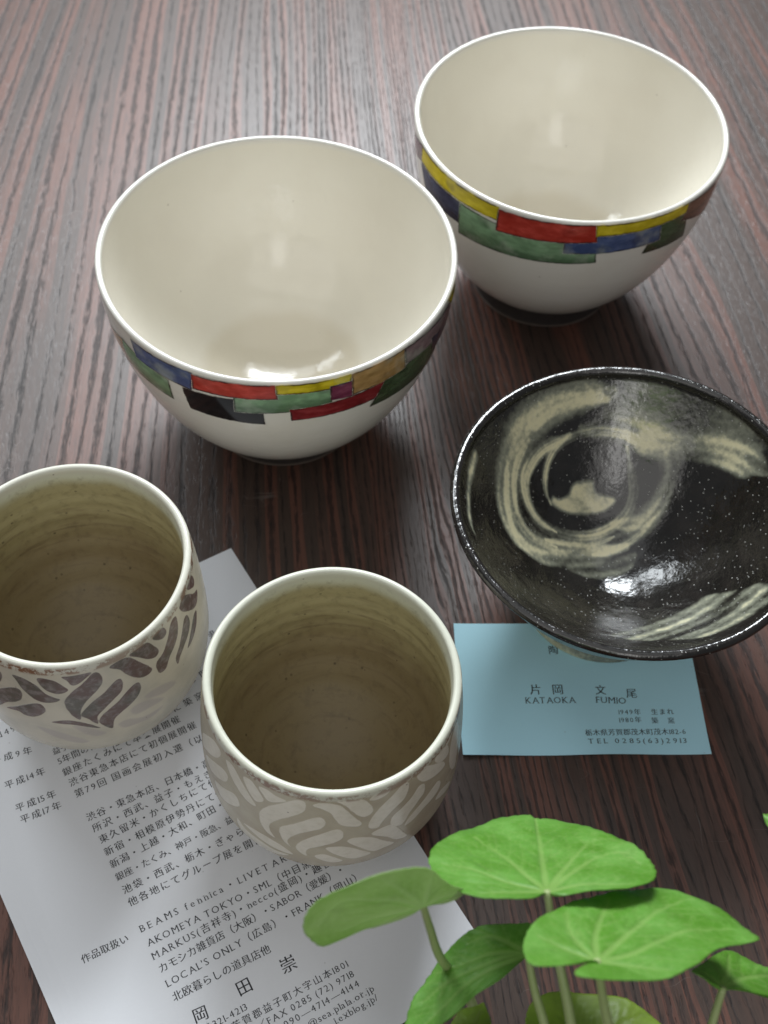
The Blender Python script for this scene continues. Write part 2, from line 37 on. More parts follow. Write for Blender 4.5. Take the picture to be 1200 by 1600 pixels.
LV = json.loads(r'''[{"k": 0, "cup": 0.35, "c": [4.28, 9.78, 13.5], "n": [0.0, 0.743, 0.669], "o": [[4.27, 9.75, 13.53], [3.85, 9.33, 14.0], [3.15, 9.32, 14.01], [2.38, 9.51, 13.8], [1.87, 9.89, 13.37], [1.63, 10.4, 12.8], [1.75, 10.99, 12.15], [2.18, 11.75, 11.32], [2.82, 12.29, 10.71], [3.59, 12.75, 10.21], [4.35, 12.99, 9.94], [4.63, 12.95, 9.98], [5.3, 13.02, 9.9], [6.04, 12.63, 10.33], [6.68, 11.97, 11.07], [7.05, 11.24, 11.88], [7.06, 10.75, 12.42], [6.72, 10.32, 12.9], [6.13, 10.03, 13.23], [5.36, 9.82, 13.46], [4.71, 9.68, 13.61], [4.43, 9.71, 13.58]], "v": [[[4.28, 9.78, 13.5], [4.41, 11.24, 11.87], [4.55, 12.92, 10.02]], [[4.28, 9.78, 13.5], [3.69, 10.66, 12.52], [3.21, 11.3, 11.81], [2.82, 11.74, 11.32]], [[4.28, 9.78, 13.5], [3.42, 10.0, 13.25], [2.55, 10.36, 12.86], [1.91, 10.44, 12.77]], [[4.28, 9.78, 13.5], [4.94, 10.81, 12.35], [5.77, 11.94, 11.1], [6.23, 12.19, 10.83]], [[4.28, 9.78, 13.5], [5.33, 10.86, 12.3], [6.35, 11.49, 11.6], [6.8, 11.04, 12.1]], [[4.28, 9.78, 13.5], [3.55, 9.65, 13.64], [2.74, 9.55, 13.75]], [[4.28, 9.78, 13.5], [5.26, 10.15, 13.09], [6.29, 10.27, 12.95]]], "s": [[4.28, 9.76, 13.48], [4.62, 8.87, 12.43], [5.24, 7.19, 10.89], [6.69, 2.42, 6.6]]}, {"k": 0, "cup": 0.3, "c": [5.07, 7.86, 15.0], "n": [0.1, 0.712, 0.695], "o": [[5.06, 7.82, 15.05], [4.35, 7.56, 15.41], [3.69, 7.51, 15.56], [3.51, 7.82, 15.27], [3.61, 8.3, 14.76], [4.0, 8.86, 14.13], [4.85, 9.61, 13.24], [5.83, 10.22, 12.48], [6.79, 10.54, 12.0], [7.7, 10.64, 11.77], [8.51, 10.42, 11.88], [9.01, 9.94, 12.3], [9.23, 9.31, 12.91], [8.44, 8.8, 13.55], [7.77, 8.45, 14.01], [7.17, 8.0, 14.56], [6.44, 7.61, 15.06], [5.7, 7.36, 15.42], [5.01, 7.23, 15.66], [4.54, 7.3, 15.66], [4.55, 7.56, 15.39], [4.83, 7.69, 15.21]], "v": [[[5.07, 7.86, 15.0], [5.24, 8.7, 14.12], [5.88, 10.01, 12.68]], [[5.07, 7.86, 15.0], [6.02, 8.83, 13.87], [7.04, 9.8, 12.73], [8.04, 10.48, 11.88]], [[5.07, 7.86, 15.0], [5.94, 8.21, 14.52], [7.26, 9.04, 13.47], [8.55, 9.52, 12.79]], [[5.07, 7.86, 15.0], [4.46, 8.09, 14.86], [3.91, 8.35, 14.66]], [[5.07, 7.86, 15.0], [4.65, 8.6, 14.3], [4.72, 9.38, 13.49]], [[5.07, 7.86, 15.0], [5.75, 7.83, 14.93], [6.6, 7.85, 14.79]]], "s": [[5.06, 7.84, 14.98], [5.42, 7.28, 13.72], [6.07, 6.19, 11.79], [7.57, 2.82, 6.6]]}, {"k": 1, "cup": 0.2, "c": [1.49, 9.24, 13.5], "n": [-0.337, 0.925, -0.174], "o": [[1.49, 9.23, 13.46], [1.28, 9.14, 13.36], [0.68, 8.88, 13.18], [0.0, 8.6, 12.97], [-0.6, 8.36, 12.88], [-0.95, 8.36, 13.53], [-1.1, 8.41, 14.13], [-0.96, 8.57, 14.71], [-0.48, 8.85, 15.25], [0.16, 9.11, 15.37], [0.82, 9.32, 15.25], [1.51, 9.51, 14.94], [1.84, 9.55, 14.47], [2.14, 9.57, 13.98], [2.52, 9.6, 13.44], [2.33, 9.52, 13.37], [1.98, 9.4, 13.4], [1.66, 9.3, 13.47]], "v": [[[1.49, 9.24, 13.5], [0.95, 9.22, 14.46], [0.49, 9.19, 15.19]], [[1.49, 9.24, 13.5], [0.8, 9.11, 14.14], [-0.22, 8.83, 14.62], [-0.79, 8.49, 13.95]], [[1.49, 9.24, 13.5], [0.66, 8.94, 13.54], [-0.27, 8.59, 13.48]], [[1.49, 9.24, 13.5], [1.56, 9.4, 14.21], [1.61, 9.52, 14.76]], [[1.49, 9.24, 13.5], [1.95, 9.44, 13.66], [2.41, 9.57, 13.46]]], "s": [[1.48, 9.27, 13.49], [1.74, 9.12, 12.3], [2.15, 8.92, 10.6], [3.16, 8.61, 8.0], [4.7, 4.4, 6.6]]}, {"k": 0, "cup": 0.25, "c": [4.1, 8.95, 11.5], "n": [-0.606, 0.283, 0.743], "o": [[4.1, 9.02, 11.48], [3.84, 8.87, 11.32], [3.52, 8.37, 11.25], [2.87, 7.97, 10.87], [2.35, 7.61, 10.59], [1.92, 7.24, 10.37], [1.23, 7.04, 9.89], [1.33, 7.51, 9.79], [1.55, 8.08, 9.75], [1.86, 8.65, 9.79], [2.18, 9.18, 9.85], [2.73, 9.67, 10.11], [3.27, 9.88, 10.47], [3.88, 9.81, 11.0], [4.27, 9.64, 11.38]], "v": [[[4.1, 8.95, 11.5], [3.33, 9.1, 10.82], [2.8, 8.99, 10.43], [2.08, 8.77, 9.93]], [[4.1, 8.95, 11.5], [3.5, 8.93, 11.02], [2.44, 8.55, 10.3], [1.73, 8.05, 9.91]], [[4.1, 8.95, 11.5], [3.15, 8.63, 10.85], [2.26, 7.97, 10.38], [1.56, 7.28, 10.07]], [[4.1, 8.95, 11.5], [3.35, 9.54, 10.67], [2.81, 9.48, 10.25]]], "s": [[4.11, 8.94, 11.48], [4.37, 8.34, 10.71], [4.88, 7.21, 9.69], [6.07, 3.71, 6.6]]}, {"k": 0, "cup": 0.15, "c": [8.53, 8.37, 12.0], "n": [0.372, 0.644, 0.669], "o": [[8.52, 8.34, 12.03], [8.04, 8.41, 12.23], [7.73, 8.56, 12.26], [8.47, 9.22, 11.21], [9.14, 9.63, 10.44], [9.78, 9.64, 10.09], [10.28, 9.47, 9.97], [10.96, 9.42, 9.65], [11.48, 9.06, 9.7], [10.49, 8.53, 10.76], [9.67, 8.45, 11.29], [8.99, 8.4, 11.72]], "v": [[[8.53, 8.37, 12.0], [8.89, 8.91, 11.28], [9.14, 9.5, 10.57]], [[8.53, 8.37, 12.0], [9.47, 8.96, 10.91], [10.54, 9.29, 10.0]], [[8.53, 8.37, 12.0], [8.34, 8.62, 11.86], [8.06, 8.72, 11.93]]], "s": [[8.52, 8.35, 11.98], [8.39, 7.66, 11.14], [8.13, 6.35, 9.99], [7.52, 2.44, 6.6]]}, {"k": 2, "cup": 0.4, "c": [6.06, 7.29, 9.0], "n": [0.0, 0.5, 0.866], "o": [[4.64, 8.69, 8.19], [5.07, 8.93, 8.05], [5.7, 9.1, 7.95], [6.42, 9.09, 7.96], [7.2, 8.9, 8.07], [7.84, 8.5, 8.3], [8.18, 7.98, 8.6], [7.97, 7.23, 9.03], [7.08, 6.57, 9.42], [5.91, 6.29, 9.58], [4.92, 6.6, 9.4], [4.43, 7.37, 8.95], [4.44, 8.12, 8.52]], "v": [[[6.06, 7.29, 9.0], [5.78, 8.12, 8.52], [5.58, 8.88, 8.08]], [[6.06, 7.29, 9.0], [6.78, 8.19, 8.48], [7.45, 8.58, 8.26]], [[6.06, 7.29, 9.0], [5.03, 7.63, 8.8], [4.68, 8.03, 8.57]]], "s": [[6.06, 7.27, 8.97], [6.15, 6.85, 8.56], [6.32, 6.05, 8.19], [6.72, 3.33, 6.6]]}, {"k": 2, "cup": 0.15, "c": [2.92, 7.31, 9.6], "n": [-0.22, 0.604, 0.766], "o": [[3.27, 8.46, 8.79], [3.44, 8.2, 9.04], [3.5, 7.75, 9.42], [3.36, 7.09, 9.9], [2.89, 6.77, 10.01], [2.35, 7.09, 9.61], [2.42, 7.69, 9.15], [2.82, 8.21, 8.86]], "v": [[[2.92, 7.31, 9.6], [3.04, 7.75, 9.29], [3.26, 8.26, 8.94]]], "s": [[2.92, 7.29, 9.58], [3.23, 6.88, 9.08], [3.81, 6.11, 8.55], [5.14, 3.45, 6.6]]}, {"k": 0, "cup": 0.1, "c": [10.27, 11.96, 13.0], "n": [-0.321, 0.557, 0.766], "o": [[9.8, 12.39, 12.49], [9.77, 12.16, 12.64], [9.85, 11.82, 12.92], [10.13, 11.53, 13.25], [10.73, 11.59, 13.46], [11.06, 12.1, 13.23], [10.85, 12.71, 12.7], [10.31, 12.64, 12.52], [9.97, 12.51, 12.47]], "v": [[[10.27, 11.96, 13.0], [10.07, 12.15, 12.78], [9.87, 12.31, 12.58]]], "s": [[10.27, 11.96, 13.0], [11.4, 10.3, 11.2], [11.0, 6.0, 8.6], [8.0, 3.4, 6.6]]}]''')
# ---------------------------------------------------------------- helpers
def obj(name, me, m=None, parent=None, loc=None):
    o = bpy.data.objects.new(name, me); col.objects.link(o)
    if m is not None and len(me.materials) == 0: me.materials.append(m)
    if parent: o.parent = parent
    if loc: o.location = [c*CM for c in loc]
    return o
def empty(name, loc, label, cat, group=None, rz=0):
    o = bpy.data.objects.new(name, None); col.objects.link(o); o.location = [c*CM for c in loc]; o.rotation_euler.z = rz
    o.empty_display_size = .02; o['label'] = label; o['category'] = cat
    if group: o['group'] = group
    return o
def mesh(name, v, f, smooth=True):
    me = bpy.data.meshes.new(name); v = np.asarray(v, float)*CM
    me.from_pydata(v.tolist(), [], [tuple(int(i) for i in q) for q in f]); me.update()
    if smooth: me.polygons.foreach_set('use_smooth', [True]*len(me.polygons))
    return me
def grid_faces(n, m, close):
    i = np.arange(n-1)[:, None]*m; j = np.arange(m if close else m-1)[None, :]; j2 = (j+1) % m
    return np.stack([i+j, i+j2, i+m+j2, i+m+j], -1).reshape(-1, 4)
def lathe(name, prof, seg, wob=0, seed=0, th0=-math.pi, warp=0):
    pr = np.array(prof); n = len(pr); th = th0+np.arange(seg)*2*math.pi/seg
    rs = np.random.default_rng(seed); r = pr[:, 0][:, None]*np.ones(seg)[None]; z = pr[:, 1][:, None]*np.ones(seg)[None]
    if wob:
        for k in (2, 3, 5): r = r*(1+wob/k*np.sin(k*th+rs.uniform(0, 6)+.15*z))
        z = z+wob*2.5*(z/6)**2*np.sin(2*th+rs.uniform(0, 6))+wob*1.2*(z/6)**2*np.sin(3*th+rs.uniform(0, 6))
    if warp: z = z+warp*(r/6.3)**2*np.clip(z/6.2, 0, 1)*np.clip(np.cos(th-.45), 0, 1)**2       # hand-thrown rim not quite level
    v = np.stack([r*np.cos(th), r*np.sin(th), z], -1).reshape(-1, 3)
    f = grid_faces(n, seg, True)
    me = mesh(name, v, f); return me, v, np.tile(th, n)
def attr(me, name, a):
    at = me.attributes.new(name, 'FLOAT', 'POINT'); at.data.foreach_set('value', np.asarray(a, np.float32))
def tube(name, pts, rad, seg=10):
    pts = np.array(pts, float)
    # catmull-rom resample
    q = np.vstack([2*pts[0]-pts[1], pts, 2*pts[-1]-pts[-2]]); out = []
    for i in range(1, len(q)-2):
        for t in np.linspace(0, 1, 8, endpoint=(i == len(q)-3)):
            a, b, c, d = q[i-1:i+3]; out.append(.5*((2*b)+(c-a)*t+(2*a-5*b+4*c-d)*t*t+(3*b-a-3*c+d)*t**3))
    out = np.array(out); n = len(out); rr = np.interp(np.linspace(0, 1, n), np.linspace(0, 1, len(rad)), rad); V = []
    T = np.gradient(out, axis=0); T /= np.linalg.norm(T, axis=1)[:, None]
    for k in range(n):
        u = np.cross(T[k], (1, 0, 0)); u /= np.linalg.norm(u); w_ = np.cross(T[k], u)
        for s in range(seg):
            a = s*2*math.pi/seg; V.append(out[k]+rr[k]*(u*math.cos(a)+w_*math.sin(a)))
    f = grid_faces(n, seg, True).tolist(); f.append(list(range(seg))[::-1]); f.append([(n-1)*seg+s for s in range(seg)])
    return mesh(name, V, f)
def cat_closed(p, k=5):
    p = np.array(p, float); n = len(p); o = []
    for i in range(n):
        a, b, c, d = p[i-1], p[i], p[(i+1) % n], p[(i+2) % n]
        for t in np.arange(k)/k: o.append(.5*((2*b)+(c-a)*t+(2*a-5*b+4*c-d)*t*t+(3*b-a-3*c+d)*t**3))
    return np.array(o)
def cat_open(p, k=8):
    p = np.array(p, float); q = np.vstack([2*p[0]-p[1], p, 2*p[-1]-p[-2]]); o = []
    for i in range(1, len(q)-2):
        for t in np.arange(k)/k:
            a, b, c, d = q[i-1:i+3]; o.append(.5*((2*b)+(c-a)*t+(2*a-5*b+4*c-d)*t*t+(3*b-a-3*c+d)*t**3))
    o.append(p[-1]); return np.array(o)
def seg_dist(X, poly, closed):
    a = poly if closed else poly[:-1]; b = np.roll(poly, -1, 0) if closed else poly[1:]
    best = np.full(len(X), 1e9); arg = np.zeros(len(X)); side = np.zeros(len(X)); L = 0
    for i in range(len(a)):
        ab = b[i]-a[i]; ln = ab@ab+1e-12; t = np.clip(((X-a[i])@ab)/ln, 0, 1); e = X-a[i]-t[:, None]*ab
        d = np.hypot(e[:, 0], e[:, 1]); m_ = d < best
        best[m_] = d[m_]; arg[m_] = (L+t*math.sqrt(ln))[m_]; side[m_] = np.sign(ab[0]*e[:, 1]-ab[1]*e[:, 0])[m_]; L += math.sqrt(ln)
    return best, arg, side
def inside(X, poly):
    a = poly; b = np.roll(poly, -1, 0); c = np.zeros(len(X), bool)
    for i in range(len(a)):
        y = (a[i, 1] > X[:, 1]) != (b[i, 1] > X[:, 1])
        xx = (b[i, 0]-a[i, 0])*(X[:, 1]-a[i, 1])/(b[i, 1]-a[i, 1]+1e-12)+a[i, 0]; c ^= y & (X[:, 0] < xx)
    return c
def sstep(a, b, x):
    t = np.clip((x-a)/(b-a), 0, 1); return t*t*(3-2*t)
# ---------------------------------------------------------------- node helper
class NT:
    def __init__(s, name):
        s.m = bpy.data.materials.new(name); s.m.use_nodes = True; s.t = s.m.node_tree; s.p = s.t.nodes['Principled BSDF']
    def n(s, typ, **kw):
        nd = s.t.nodes.new('ShaderNode'+typ)
        for k, v in kw.items():
            if k[0] == '_': setattr(nd, k[1:], v)
            else:
                i = nd.inputs[int(k[1:])] if k[0] == 'i' and k[1:].isdigit() else nd.inputs[k]
                s.put(i, v)
        return nd
    def put(s, i, v):
        if isinstance(v, bpy.types.NodeSocket): s.t.links.new(v, i)
        elif isinstance(v, bpy.types.Node): s.t.links.new(v.outputs[0], i)
        else:
            if isinstance(v, tuple) and len(v) == 3 and i.type == 'RGBA': v = v+(1,)
            i.default_value = v
    def ma(s, op, a, b=0., c=None, clamp=False):
        nd = s.n('Math', _operation=op, i0=a, i1=b)
        if c is not None: s.put(nd.inputs[2], c)
        nd.use_clamp = clamp; return nd.outputs[0]
    def mix(s, f, a, b, blend='MIX'):
        nd = s.t.nodes.new('ShaderNodeMix'); nd.data_type = 'RGBA'; nd.blend_type = blend
        s.put(nd.inputs[0], f); s.put(nd.inputs[6], a); s.put(nd.inputs[7], b); return nd.outputs[2]
    def obj(s, sc=(100, 100, 100), rot=(0, 0, 0)):
        c = s.n('TexCoord').outputs['Object']; return s.n('Mapping', Vector=c, Scale=sc, Rotation=rot).outputs[0]
    def noise(s, vec, scale=1., detail=3., rough=.55):
        return s.n('TexNoise', Vector=vec, Scale=scale, Detail=detail, Roughness=rough).outputs['Fac']
    def ss(s, x, a, b):
        nd = s.n('MapRange', _interpolation_type='SMOOTHSTEP', Value=x); nd.inputs[1].default_value = a; nd.inputs[2].default_value = b
        return nd.outputs[0]
    def at(s, name): return s.n('Attribute', _attribute_name=name).outputs['Fac']
    def bump(s, h, st, dist=.001):
        nd = s.n('Bump', Height=h, Strength=st, Distance=dist); s.t.links.new(nd.outputs[0], s.p.inputs['Normal'])
    def set(s, **kw):
        for k, v in kw.items(): s.put(s.p.inputs[k.replace('_', ' ')], v)
        return s.m
# ---------------------------------------------------------------- wood tabletop
def wood():
    s = NT('dark_stained_oak'); v = s.obj((100, 100, 100))
    sp = s.n('SeparateXYZ', Vector=v); x, y = sp.outputs[0], sp.outputs[1]
    # grain fans out a little to the right: u = (x+2) / (1 + k*(y)) style shear
    lw = s.noise(s.n('CombineXYZ', X=s.ma('MULTIPLY', x, .09), Y=s.ma('MULTIPLY', y, .012)), 1., 1.)
    sw = s.noise(s.n('CombineXYZ', X=s.ma('MULTIPLY', x, .5), Y=s.ma('MULTIPLY', y, .03)), 1., 2.)
    sh = s.ma('MULTIPLY', s.ma('SUBTRACT', y, 30.), .145)
    fan = s.ma('MULTIPLY', s.ma('MULTIPLY', s.ma('SUBTRACT', y, 30.), .006), s.ma('ADD', x, 3.))
    u = s.ma('ADD', s.ma('ADD', x, sh), s.ma('ADD', fan, s.ma('ADD', s.ma('MULTIPLY', s.ma('SUBTRACT', lw, .5), 4.), s.ma('MULTIPLY', s.ma('SUBTRACT', sw, .5), .8))))
    ph = s.ma('ADD', s.ma('MULTIPLY', u, 1.2), s.ma('MULTIPLY', s.ma('TANH', s.ma('DIVIDE', s.ma('SUBTRACT', u, 2.), 6.5)), 16.))
    fr = s.ma('FRACT', ph); fl = s.ma('FLOOR', ph)
    rnd = s.n('TexWhiteNoise', _noise_dimensions='1D', W=fl).outputs['Value']
    st1 = s.noise(s.n('CombineXYZ', X=s.ma('MULTIPLY', u, 9.), Y=s.ma('MULTIPLY', y, .55)), 1., 4., .65)
    st2 = s.noise(s.n('CombineXYZ', X=s.ma('MULTIPLY', u, 11.), Y=s.ma('MULTIPLY', y, 1.1)), 1., 3., .6)
    st3 = s.noise(s.n('CombineXYZ', X=s.ma('MULTIPLY', u, 15.), Y=s.ma('MULTIPLY', y, 1.9)), 1., 2., .6)
    mod = s.noise(s.n('CombineXYZ', X=s.ma('MULTIPLY', u, 1.1), Y=s.ma('MULTIPLY', y, .06)), 1., 3., .6)
    # pore band of each ring: sharp on one side, ragged with short streaks, some rings faint
    tri = s.ma('SUBTRACT', 1., s.ma('ABSOLUTE', s.ma('SUBTRACT', s.ma('MULTIPLY', fr, 2.), .85)))
    thr = s.ma('ADD', tri, s.ma('ADD', s.ma('MULTIPLY', s.ma('SUBTRACT', st1, .5), 1.1), s.ma('MULTIPLY', s.ma('SUBTRACT', st2, .5), .95)))
    thr = s.ma('ADD', thr, s.ma('ADD', s.ma('MULTIPLY', s.ma('SUBTRACT', rnd, .5), .3), s.ma('MULTIPLY', s.ma('SUBTRACT', mod, .52), 1.25)))
    dark = s.ma('MULTIPLY', s.ss(thr, .5, .95), s.ss(s.ma('ADD', st3, s.ma('MULTIPLY', thr, .3)), .5, .8))
    pore = s.ma('MULTIPLY', s.ss(st3, .56, .72), s.ma('ADD', .35, s.ma('MULTIPLY', s.ss(thr, .1, .8), .65)))
    patch = s.noise(s.n('CombineXYZ', X=s.ma('MULTIPLY', u, .35), Y=s.ma('MULTIPLY', y, .035)), 1., 3.)
    base = s.mix(s.ss(s.ma('ADD', patch, s.ma('MULTIPLY', s.ma('SUBTRACT', rnd, .5), .4)), .36, .66), (.066, .043, .034), (.14, .062, .044))
    base = s.mix(s.ma('MULTIPLY', s.ss(st1, .35, .8), .5), base, (.026, .019, .018))
    c = s.mix(s.ma('MULTIPLY', dark, .74), base, (.011, .0085, .008))
    c = s.mix(s.ma('MULTIPLY', pore, .52), c, (.008, .006, .006))
    # hair scratches
    nz = s.noise(s.n('Mapping', Vector=v, Scale=(.25, .9, 1), Rotation=(0, 0, .9)), 1., 1.)
    nz2 = s.noise(s.n('Mapping', Vector=v, Scale=(.7, .16, 1), Rotation=(0, 0, .35)), 1.3, 1.)
    scr = s.ma('MULTIPLY', s.ss(s.ma('ABSOLUTE', s.ma('SUBTRACT', nz, .5)), .0022, .0006), s.ss(s.noise(v, .33, 2.), .58, .68))
    scr2 = s.ma('MULTIPLY', s.ss(s.ma('ABSOLUTE', s.ma('SUBTRACT', nz2, .47)), .0022, .0006), s.ss(s.noise(v, .27, 2.), .6, .7))
    sc = s.ma('MAXIMUM', scr, scr2)
    c = s.mix(s.ma('MULTIPLY', sc, .4), c, (.25, .22, .2))
    ht = s.ma('SUBTRACT', s.ma('MULTIPLY', s.noise(v, .5, 3.), .25), s.ma('ADD', s.ma('MULTIPLY', dark, .6), s.ma('MULTIPLY', pore, .7)))
    s.bump(ht, .5, .0003)
    ro = s.ma('ADD', .33, s.ma('ADD', s.ma('MULTIPLY', dark, .2), s.ma('MULTIPLY', s.noise(v, .12, 4.), .12)))
    return s.set(Base_Color=c, Roughness=ro, IOR=1.5, Specular_IOR_Level=.44)
bm = bmesh.new(); bmesh.ops.create_cube(bm, size=1)
for vv in bm.verts: vv.co = Vector((vv.co.x*2.0, vv.co.y*1.7+.55, vv.co.z*.035-.0175))
bmesh.ops.bevel(bm, geom=bm.edges[:], offset=.003, segments=2, affect='EDGES')
me = bpy.data.meshes.new('tabletop'); bm.to_mesh(me); bm.free()
tb = obj('tabletop', me, wood()); tb['kind'] = 'structure'
# ---------------------------------------------------------------- glazes
def white_glaze():
    s = NT('cream_white_glaze'); v = s.obj()
    inn = s.at('inner'); z = s.n('SeparateXYZ', Vector=v).outputs[2]
    n1 = s.noise(v, .5, 3.); n2 = s.noise(v, 6., 3.)
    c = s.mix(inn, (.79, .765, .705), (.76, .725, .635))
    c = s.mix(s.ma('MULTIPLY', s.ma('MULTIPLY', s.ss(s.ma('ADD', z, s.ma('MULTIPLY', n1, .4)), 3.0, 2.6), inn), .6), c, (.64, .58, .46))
    c = s.mix(s.ma('MULTIPLY', s.ss(n1, .4, .75), .22), c, (.68, .635, .54))
    c = s.mix(s.at('lip'), c, (.71, .69, .63))
    vo = s.n('TexVoronoi', Vector=v, Scale=.8).outputs['Distance']
    c = s.mix(s.ma('MULTIPLY', s.ss(vo, .035, .015), .6), c, (.2, .15, .1))
    rg = s.noise(s.n('CombineXYZ', Z=s.ma('MULTIPLY', z, 2.6)), 1., 3., .6); s.bump(s.ma('ADD', s.ma('MULTIPLY', n1, 1.2), s.ma('ADD', s.ma('MULTIPLY', n2, .08), s.ma('MULTIPLY', rg, .25))), .22, .0012)
    return s.set(Base_Color=c, Roughness=s.ma('ADD', .07, s.ma('MULTIPLY', n1, .08)), IOR=1.5)
M_white = white_glaze()
def clay(name, c1, c2):
    s = NT(name); v = s.obj(); return_c = s.mix(s.noise(v, 3., 4.), c1, c2); s.bump(s.noise(v, 12., 3.), .4, .0004)
    return s.set(Base_Color=return_c, Roughness=.75)
M_foot = clay('dark_brown_clay', (.016, .011, .010), (.03, .021, .018))
M_edge = clay('worn_foot_edge', (.07, .052, .044), (.11, .085, .07))
PAINT = {'red': (.40, .035, .022), 'dark_red': (.20, .012, .016), 'yellow': (.56, .44, .012), 'blue': (.055, .085, .20), 'navy': (.028, .035, .075), 'green': (.17, .30, .165),
         'dark_green': (.05, .085, .035), 'black': (.009, .008, .009), 'tan': (.36, .215, .075), 'purple': (.17, .03, .07), 'mauve': (.20, .13, .14), 'brown': (.15, .085, .055)}
def paint(key):
    c0 = PAINT[key]; s = NT('painted_'+key+'_enamel'); v = s.obj(); uv = s.n('TexCoord').outputs['UV']; sp = s.n('SeparateXYZ', Vector=uv)
    U, V = sp.outputs[0], sp.outputs[1]          # in cm from the block's left / bottom edge;  rev attributes hold the size
    W, Hh = s.at('bw'), s.at('bh')
    nz = s.noise(s.n('Mapping', Vector=v, Scale=(1, 1, 2.2)), 1.3, 4., .6); n2 = s.noise(v, 1.1, 2.)
    lite = tuple(min(1, c*1.8+.05) for c in c0); dk = tuple(c*.42 for c in c0)
    c = s.mix(s.ma('MULTIPLY', s.ss(nz, .35, .8), .7), c0, lite if key != 'black' else (.022, .02, .022))
    c = s.mix(s.ma('MULTIPLY', s.ss(n2, .52, .75), .6), c, dk)
    wob = s.ma('MULTIPLY', s.ma('SUBTRACT', s.noise(v, 5., 3.), .5), .07)
    e = s.ma('MINIMUM', s.ma('MINIMUM', U, s.ma('SUBTRACT', W, U)), s.ma('MINIMUM', V, s.ma('SUBTRACT', Hh, V)))
    e2 = s.ma('ADD', e, wob)
    if key in ('green', 'dark_green', 'brown', 'navy'):      # brushed shading of the pigment itself, darker along the lower edge
        lo = s.ss(s.ma('ADD', V, s.ma('MULTIPLY', wob, 4.)), .75, .1); c = s.mix(s.ma('MULTIPLY', lo, .65), c, tuple(k*.28 for k in c0))
    c = s.mix(s.ma('MULTIPLY', s.ma('MULTIPLY', s.ss(s.ma('ADD', e, s.ma('MULTIPLY', wob, 1.3)), .11, .04), s.ss(s.noise(v, 1.3, 2.), .3, .55)), .85), c, (.028, .022, .02))
    if key in ('green', 'blue', 'tan', 'mauve'): c = s.mix(s.ma('MULTIPLY', s.ss(s.noise(v, .9, 3.), .45, .7), .45), c, (.50, .54, .46))
    c = s.mix(s.ss(s.ma('ADD', e, s.ma('MULTIPLY', wob, 1.3)), .018, -.005), c, (.74, .70, .63))
    return s.set(Base_Color=c, Roughness=.10, IOR=1.5)
M_paint = {k: paint(k) for k in PAINT}
def bowl_r(z, R):
    q = np.clip((9.064-np.asarray(z, float))/(9.064+.132), 0, 1); return R*np.maximum(0, 1-q**1.93)**(1/2.25)
